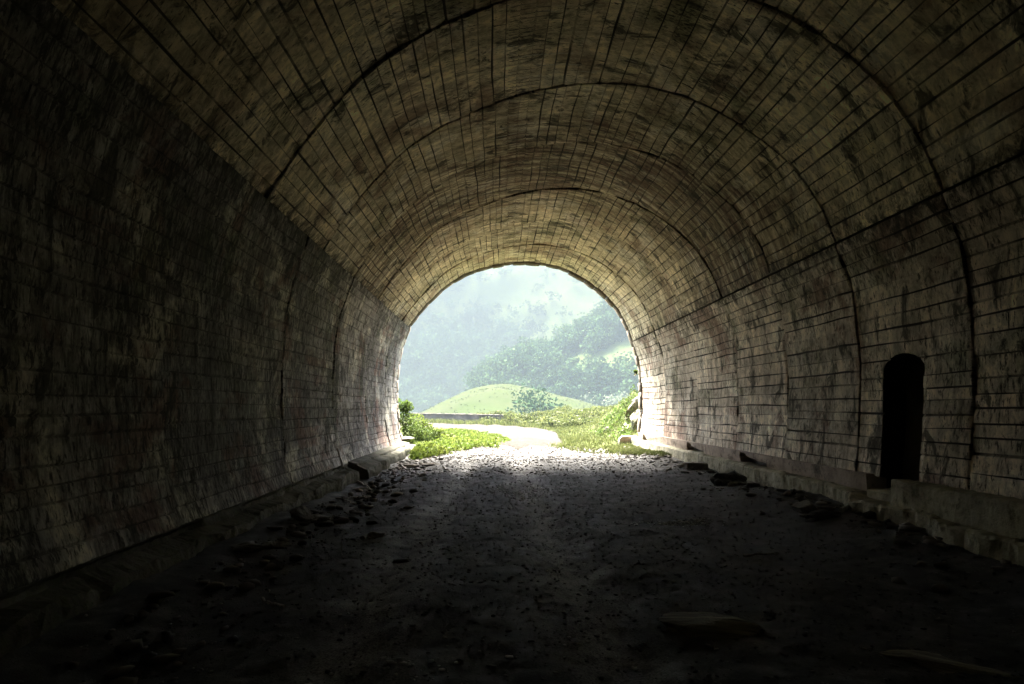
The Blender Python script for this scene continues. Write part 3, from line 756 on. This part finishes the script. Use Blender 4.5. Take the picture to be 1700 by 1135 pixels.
Pp = Pp[fbm(Pp[:, 0] * .7, Pp[:, 1] * .3, 3, 67) > .42]; Pp = on_g(Pp); V, F2 = blades(Pp, .2 + .4 * r2.random(len(Pp)), np.full(len(Pp), .05), r2, .4)
tag(mesh_np('parapet_grass', V, F2, M['grass']), 'rank grass growing along the foot of the parapet', 'grass', kind='stuff')
bush('hanging_ivy', (5.62, 26.7, 3.0), [(0, 0, 0, .1), (-.05, 0, .12, .08), (-.03, 0, -.12, .07)], 90, .06, M['bush'], 'small ivy tuft clinging to the right edge of the tunnel mouth', 77, 2)
# ------------------------------------------------------------------ parapet beside the road
pa, pb = Vector((-10.5, 77, 0)), Vector((2.8, 57.5, 0))
def bar_between(name, a, b, z0, z1, thick, mat, parent, seg, r, amp):
    d = (b - a).normalized(); nrm = Vector((-d.y, d.x, 0)); V = []; n = seg + 1
    for i in range(n):
        c = a.lerp(b, i / seg); zg = on(outside, c.x, c.y)
        for (o_, z) in ((-thick / 2, zg + z0), (-thick / 2, z1), (thick / 2, z1), (thick / 2, zg + z0)):
            q = c + nrm * (o_ + (r.random() - .5) * amp); V.append((q.x, q.y, z + (r.random() - .5) * amp))
    Fq = []
    for i in range(seg):
        for j in range(4): Fq.append((i * 4 + j, i * 4 + (j + 1) % 4, i * 4 + 4 + (j + 1) % 4, i * 4 + 4 + j))
    Fq += [(0, 1, 2, 3), (seg * 4 + 3, seg * 4 + 2, seg * 4 + 1, seg * 4)]
    me = bpy.data.meshes.new(name); me.from_pydata(V, [], Fq); return link(name, me, mat, parent)
par = empty('parapet_wall', (0, 0, 0)); tag(par, 'low stone parapet wall on the outer edge of the road bend', 'wall')
bar_between('wall_body', pa, pb, -.5, .86, .45, M['parapet'], par, 60, rng, .05)
cop = bar_between('coping', pa, pb, 1.0, .98, .6, M['parapet'], par, 60, rng, .015)
for v in cop.data.vertices:              # its underside follows the top of the wall
    if v.index % 4 in (0, 3): v.co.z = .862

# ------------------------------------------------------------------ rocks, slabs, sticks
def rock_mesh(name, sx, sy, sz, seed, sub=3, rough=.35, flat=False):
    bm = bmesh.new(); bmesh.ops.create_icosphere(bm, subdivisions=sub, radius=1.)
    r = np.random.default_rng(seed); pl = []
    for k in range(9):
        n_ = r.normal(size=3); n_ /= np.linalg.norm(n_); pl.append((n_, .55 + r.random() * .35))
    if flat: pl += [(np.array([0, 0, 1.]), .5), (np.array([0, -1., 0]), .6), (np.array([1., 0, 0]), .75), (np.array([-1., 0, 0]), .75)]
    for v in bm.verts:
        p = np.array(v.co); 
        for n_, d_ in pl:
            q = p @ n_
            if q > d_: p = p - n_ * (q - d_) * .93
        nz = (fbm(np.array([p[0] * 2.1 + p[2] * 1.3 + seed]), np.array([p[1] * 2.3 + p[2] * 1.7]), 5, seed)[0] - .5) * rough * 1.1
        p = p * (1 + nz); v.co = Vector((p[0] * sx, p[1] * sy, p[2] * sz))
    me = bpy.data.meshes.new(name); bm.to_mesh(me); bm.free(); return me
def rock(name, x, y, z, s, mat, label, cat, seed, rot=0., group=None, flat=False, rough=.35):
    o = link(name, rock_mesh(name, *s, seed, 4, rough, flat), mat); o.location = (x, y, z); o.rotation_euler = (0, 0, rot)
    return tag(o, label, cat, group)
rock('concrete_chunk', 5.0, 16.6, .2, (.38, .2, .2), M['block'], 'flat-topped dark concrete chunk lying against the right kerb', 'rubble', 3, .1, None, True, .12)
rock('soil_mound', 4.9, 14.0, .06, (.42, .4, .24), M['floor'], 'dark earth mound banked against the right kerb', 'mound', 8, .2, None, False, .9)
rock('soil_mound', 4.85, 9.4, .05, (.45, .4, .2), M['floor'], 'black earth mound below the doorway niche', 'mound', 18, .2, None, False, .9)
rock('mud_ridge', 1.55, 5.05, gz1(1.55, 5.05) + .0, (.44, .26, .09), NT('dried_mud').done((.13, .12, .09), .9), 'pale dried mud hump on the floor at the lower right', 'mound', 28, -.15)
rock('mud_ridge', 3.0, 4.35, gz1(3.0, 4.35) - .05, (.5, .25, .09), bpy.data.materials['dried_mud'], 'faint mud hump at the bottom right corner of the floor', 'mound', 29, -.5)
b = NT('dried_mud_lines'); p_ = b.objco(); nn_ = b.noise(b.scaled(p_, 2, 26, 8), 1., 4, .6); n4 = b.noise(p_, 7., 5, .7)
mm = b.done(b.mix(b.ramp(nn_, .35, .65), (.07, .064, .05), (.26, .24, .18)), .9, b.bump(b.math('ADD', nn_, n4), .9, .03), .2)
for o in bpy.data.objects:
    if o.name.startswith('mud_ridge'): o.data.materials.clear(); o.data.materials.append(mm)
rock('concrete_block', 5.42, 27.05, .33, (.62, .42, .34), M['plinth'], 'brownish concrete block at the foot of the right side of the tunnel mouth', 'rubble', 33, .05, None, True, .1)
sl = link('stone_slab', rock_mesh('stone_slab', .42, .5, .09, 37, 3, .2), M['block']); sl.location = (-3.75, 26.75, .4); sl.rotation_euler = (0, R(-3), .2)
tag(sl, 'flat weathered stone slab lying on the end of the left kerb', 'slab')
for (x, y, z, s, lab, sd) in ((5.9, 30.2, .55, (.5, .45, .4), 'grey mossy boulder low on the bank right of the mouth', 61),
                              (6.6, 31.2, 1.35, (.8, .7, .75), 'large pale boulder half way up the right bank', 52),
                              (6.3, 28.6, .8, (.6, .6, .7), 'mossy boulder closest to the right edge of the mouth', 53),
                              (7.4, 32.2, 2.0, (.9, .8, .7), 'topmost boulder on the right bank', 54),
                              (5.55, 33.0, .5, (.3, .3, .22), 'small white stone at the foot of the right bank', 55)):
    rock('boulder', x, y, z, s, M['rock'] if sd != 55 else M['parapet'], lab, 'boulder', sd, sd, None, False, .8)
# ivy and moss tufts on the bank
Pb = scatter(5200, 5.0, 9.5, 27.6, 37, r, lambda x, y: fbm(x * 1.5, y * 1.5, 3, 65) > .46)
Pb = on_g(Pb); Pb[:, 2] += r.random(len(Pb)) * .35; V, Fq = leaf_quads(Pb, .06 + .07 * r.random(len(Pb)), r, 0, 1.3)
tag(mesh_np('bank_plants', V, Fq, M['bush']), 'small dark plants clinging to the rocky bank right of the mouth', 'plants', kind='stuff')

def stick(name, a, b_, rad, mat, label, cat, seed, group=None):
    r = np.random.default_rng(seed); a = Vector(a); b_ = Vector(b_); d = (b_ - a); bm = bmesh.new(); pr = None
    q = d.to_track_quat('Z', 'Y'); n_ = 6
    for k in range(n_ + 1):
        t = k / n_; c = a + d * t + Vector(r.normal(size=3)) * rad * .7; rr = rad * (1.1 - .5 * t) * (.85 + .3 * r.random())
        rg = [bm.verts.new(c + q @ Vector((math.cos(x) * rr, math.sin(x) * rr, 0))) for x in np.linspace(0, 2 * math.pi, 7)[:-1]]
        if pr:
            for j in range(6): bm.faces.new((pr[j], pr[(j + 1) % 6], rg[(j + 1) % 6], rg[j]))
        else: bm.faces.new(rg[::-1])
        pr = rg
    bm.faces.new(pr); me = bpy.data.meshes.new(name); bm.to_mesh(me); bm.free()
    o = link(name, me, mat); return tag(o, label, cat, group)
def fp(p, y):       # pixel -> point on the floor
    d = CZ * F / (y - 675.)
    for _ in range(6):
        x = X_of(p, d); d = (CZ - gz1(x, d)) * F / (y - 675.)
    return Vector((X_of(p, d), d, gz1(X_of(p, d), d)))
a = fp(516, 903); stick('twig', a, a + Vector((.10, .03, .17)), .006, M['stick'], 'pale leaning twig sticking up, the upper of two crossing ones near the left kerb', 'twig', 1)
a = fp(513, 903) + Vector((.03, -.1, 0)); stick('twig', a, a + Vector((.035, 0, .12)), .008, M['stick'], 'short curved white twig beside the leaning one near the left kerb', 'twig', 2)
a = fp(567, 920); stick('twig', a, a + Vector((.005, 0, .13)), .006, M['stick'], 'single upright white twig standing in the black soil', 'twig', 3)
def flat_stick(p1, p2, rad, lab, seed, mt='stick', lift=.03):
    a = fp(*p1); b_ = fp(*p2); stick('stick', a + Vector((0, 0, lift)), b_ + Vector((0, 0, lift)), rad, M[mt], lab, 'stick', seed)
flat_stick((438, 1003), (470, 1011), .02, 'pale stick lying alone in the dark lower left of the floor', 4)
flat_stick((1235, 926), (1290, 922), .014, 'thin pale stick lying flat on the right of the floor', 5)
flat_stick((592, 800), (618, 814), .02, 'pale stick slanting on the floor where the left kerb steps', 6)
flat_stick((572, 832), (590, 838), .02, 'short bleached stick on the floor left of the wheel track', 7)
flat_stick((588, 813), (622, 812), .018, 'long bleached stick lying level beside the left kerb', 8)
flat_stick((1398, 853), (1440, 842), .03, 'pale broken batten resting by the right kerb below the niche', 9, 'stick', .08)
flat_stick((664, 772), (676, 780), .025, 'pale stick in the debris below the end of the left kerb', 10)
flat_stick((594, 831), (618, 826), .025, 'brown stick lying near the left kerb beside the bleached ones', 11, 'plank')
flat_stick((735, 776), (748, 784), .025, 'brown stick on the floor in front of the weeds', 12, 'plank')
for i, (p, y, s, lab) in enumerate((((408), 912, (.3, .14, .05), 'flat grey slab on the floor furthest to the left'), (452, 908, (.28, .12, .05), 'flat grey slab with pale edge beside the left kerb'),
                                  (625, 890, (.2, .12, .05), 'thin slab lying in the middle of the dark left floor'), (500, 862, (.22, .2, .14), 'black angular stone against the foot of the left kerb'),
                                  (683, 775, (.3, .2, .07), 'brown slab of rubble below the end of the left kerb'), (715, 772, (.35, .2, .06), 'wide brown slab of rubble at the edge of the weeds'),
                                  (1335, 850, (.3, .2, .12), 'dark stone on the floor beside the right kerb'), (1250, 808, (.16, .14, .09), 'small dark stone right of the earth mound'),
                                  (740, 745, (.16, .12, .08), 'dark stone among the weeds at the left of the road'), (822, 742, (.14, .12, .07), 'dark stone at the left edge of the pale gravel'))):
    c = fp(p, y); rock('stone', c.x, c.y, c.z + s[2] * .4, s, M['block'], lab, 'stone', 70 + i, i * .7, None, False, .25)

# loose pebbles: too many to count
ico = bmesh.new(); bmesh.ops.create_icosphere(ico, subdivisions=1, radius=1.); IV = np.array([v.co for v in ico.verts]); IFc = np.array([[v.index for v in f.verts] for f in ico.faces]); ico.free()
def pebbles(name, P, S, mat, label, seed, emb=.35):
    r = np.random.default_rng(seed); n = len(P)
    q = IV[None] * (.7 + .6 * r.random((n, len(IV), 1))); sc = np.stack([.7 + .9 * r.random(n), .7 + .9 * r.random(n), .35 + .4 * r.random(n)], 1) * S[:, None]
    a = r.random(n) * 6.28; q = q * sc[:, None]
    q = np.stack([q[..., 0] * np.cos(a)[:, None] - q[..., 1] * np.sin(a)[:, None], q[..., 0] * np.sin(a)[:, None] + q[..., 1] * np.cos(a)[:, None], q[..., 2]], -1)
    P = P.copy(); P[:, 2] += S * emb
    V = (q + P[:, None]).reshape(-1, 3); Fq = (IFc[None] + (np.arange(n) * len(IV))[:, None, None]).reshape(-1, 3)
    return tag(mesh_np(name, V, Fq, mat), label, 'gravel', kind='stuff')
def peb_mat(name, c1, c2):
    b = NT(name); g = b.n('ShaderNodeNewGeometry'); col = b.mix(g.outputs['Random Per Island'], c1, c2); return b.done(col, .8, None, .12)
r = np.random.default_rng(91)
Pd = np.stack([r.uniform(-3.1, 5.2, 15000), 2.8 + 18 * r.random(15000) ** 1.2], 1); S = .005 + .013 * r.random(15000) ** 3
pebbles('dark_gravel', np.column_stack([Pd, fl(Pd[:, 0], Pd[:, 1])]), S, peb_mat('dark_stone', (.03, .029, .027), (.24, .23, .21)), 'loose dark stones strewn over the black tunnel floor', 92)
Pd = np.stack([r.uniform(-3.1, 5.2, 9000), r.uniform(15, 27, 9000)], 1); Pd = Pd[r.random(9000) < sstep(14, 23, Pd[:, 1])]; S = .01 + .028 * r.random(len(Pd)) ** 3
pebbles('brown_gravel', np.column_stack([Pd, fl(Pd[:, 0], Pd[:, 1])]), S, peb_mat('brown_stone', (.025, .021, .017), (.095, .083, .07)), 'brown stones strewn over the floor towards the mouth', 93)
yr_ = r.uniform(3.5, 25, 900); side = r.random(900) < .6
xr_ = np.where(side, -3.05 + np.abs(r.normal(size=900)) * .55, 5.25 - np.abs(r.normal(size=900)) * .45)
pebbles('kerb_rubble', np.column_stack([xr_, yr_, fl(xr_, yr_)]), .02 + .075 * r.random(900) ** 3, peb_mat('rubble_stone', (.03, .028, .025), (.2, .18, .15)), 'small rubble and broken stones lying along the feet of both kerbs', 95)
Pw = []
for (p, y, w_, d_, n_) in ((1132, 867, .55, .3, 170), (860, 820, .8, .7, 190), (600, 1112, .6, .2, 20), (680, 1110, .4, .2, 14), (975, 1070, .35, .3, 16), (1010, 870, 2., 1.2, 40), (860, 760, 2.5, 1.6, 160), (620, 1000, 2.5, 2.5, 30)):
    c = fp(p, y); Pw.append(np.stack([c.x + r.normal(size=n_) * w_ * .4, c.y + r.normal(size=n_) * d_ * .5], 1))
Pw = np.concatenate(Pw); S = .007 + .013 * r.random(len(Pw))
pebbles('pale_gravel', np.column_stack([Pw, fl(Pw[:, 0], Pw[:, 1])]), S, peb_mat('pale_stone', (.4, .39, .36), (.7, .69, .65)), 'scattered white chips of stone on the dark tunnel floor', 94)

# ------------------------------------------------------------------ haze
def haze():
    bm = bmesh.new(); bmesh.ops.create_cube(bm, size=1.)
    x0, x1, y0, y1, z0, z1 = -250, 280, -40, 1000, -48, 245
    for v in bm.verts:
        v.co = Vector(((x0 + x1) / 2 + v.co.x * (x1 - x0), (y0 + y1) / 2 + v.co.y * (y1 - y0), (z0 + z1) / 2 + v.co.z * (z1 - z0)))
    me = bpy.data.meshes.new('haze'); bm.to_mesh(me); bm.free()
    m = bpy.data.materials.new('haze_air'); m.use_nodes = True; t = m.node_tree; t.nodes.clear()
    o = t.nodes.new('ShaderNodeOutputMaterial'); v = t.nodes.new('ShaderNodeVolumePrincipled')
    v.inputs['Color'].default_value = (.086, .098, .107, 1); v.inputs['Density'].default_value = .0026; v.inputs['Anisotropy'].default_value = -.35
    t.links.new(v.outputs[0], o.inputs['Volume'])
    tag(link('haze', me, m), 'pale morning haze filling the valley', 'haze', kind='stuff')
haze()

# ------------------------------------------------------------------ light, sky, camera
EL, AZ = R(53), R(-6)
sun = bpy.data.lights.new('sun', 'SUN'); sun.energy = 5.0; sun.angle = R(38); sun.color = (1., .95, .86)
so = bpy.data.objects.new('sun', sun); COL.objects.link(so)
dv = Vector((math.sin(AZ) * math.cos(EL), math.cos(AZ) * math.cos(EL), math.sin(EL)))
so.rotation_euler = dv.to_track_quat('Z', 'Y').to_euler()
wd = bpy.data.worlds.new('World'); scene.world = wd; wd.use_nodes = True
nt = wd.node_tree; bg = nt.nodes['Background']; sky = nt.nodes.new('ShaderNodeTexSky'); sky.sky_type = 'NISHITA'
sky.sun_disc = False; sky.sun_elevation = EL; sky.sun_rotation = AZ; sky.dust_density = 3.; sky.air_density = 1.
nt.links.new(sky.outputs[0], bg.inputs[0]); bg.inputs[1].default_value = .06

cam = bpy.data.cameras.new('camera'); co = bpy.data.objects.new('camera', cam); COL.objects.link(co)
co.location = (0, 0, CZ); co.rotation_euler = (R(90), 0, 0)
cam.sensor_width = 36; cam.lens = F / 1700 * 36; cam.shift_x = 25 / 1700; cam.shift_y = 107.5 / 1700
cam.clip_end = 5000; cam.clip_start = .05
scene.camera = co
vs = scene.view_settings; vs.view_transform = 'Standard'; vs.look = 'None'; vs.exposure = 6.0; vs.gamma = 1.
vs.use_curve_mapping = False
cy = scene.cycles
cy.max_bounces = 10; cy.diffuse_bounces = 4; cy.glossy_bounces = 3; cy.volume_bounces = 2; cy.transmission_bounces = 4; cy.transparent_max_bounces = 8
cy.use_denoising = True; cy.sample_clamp_indirect = 6.; cy.caustics_reflective = False; cy.caustics_refractive = False
cy.volume_max_steps = 64
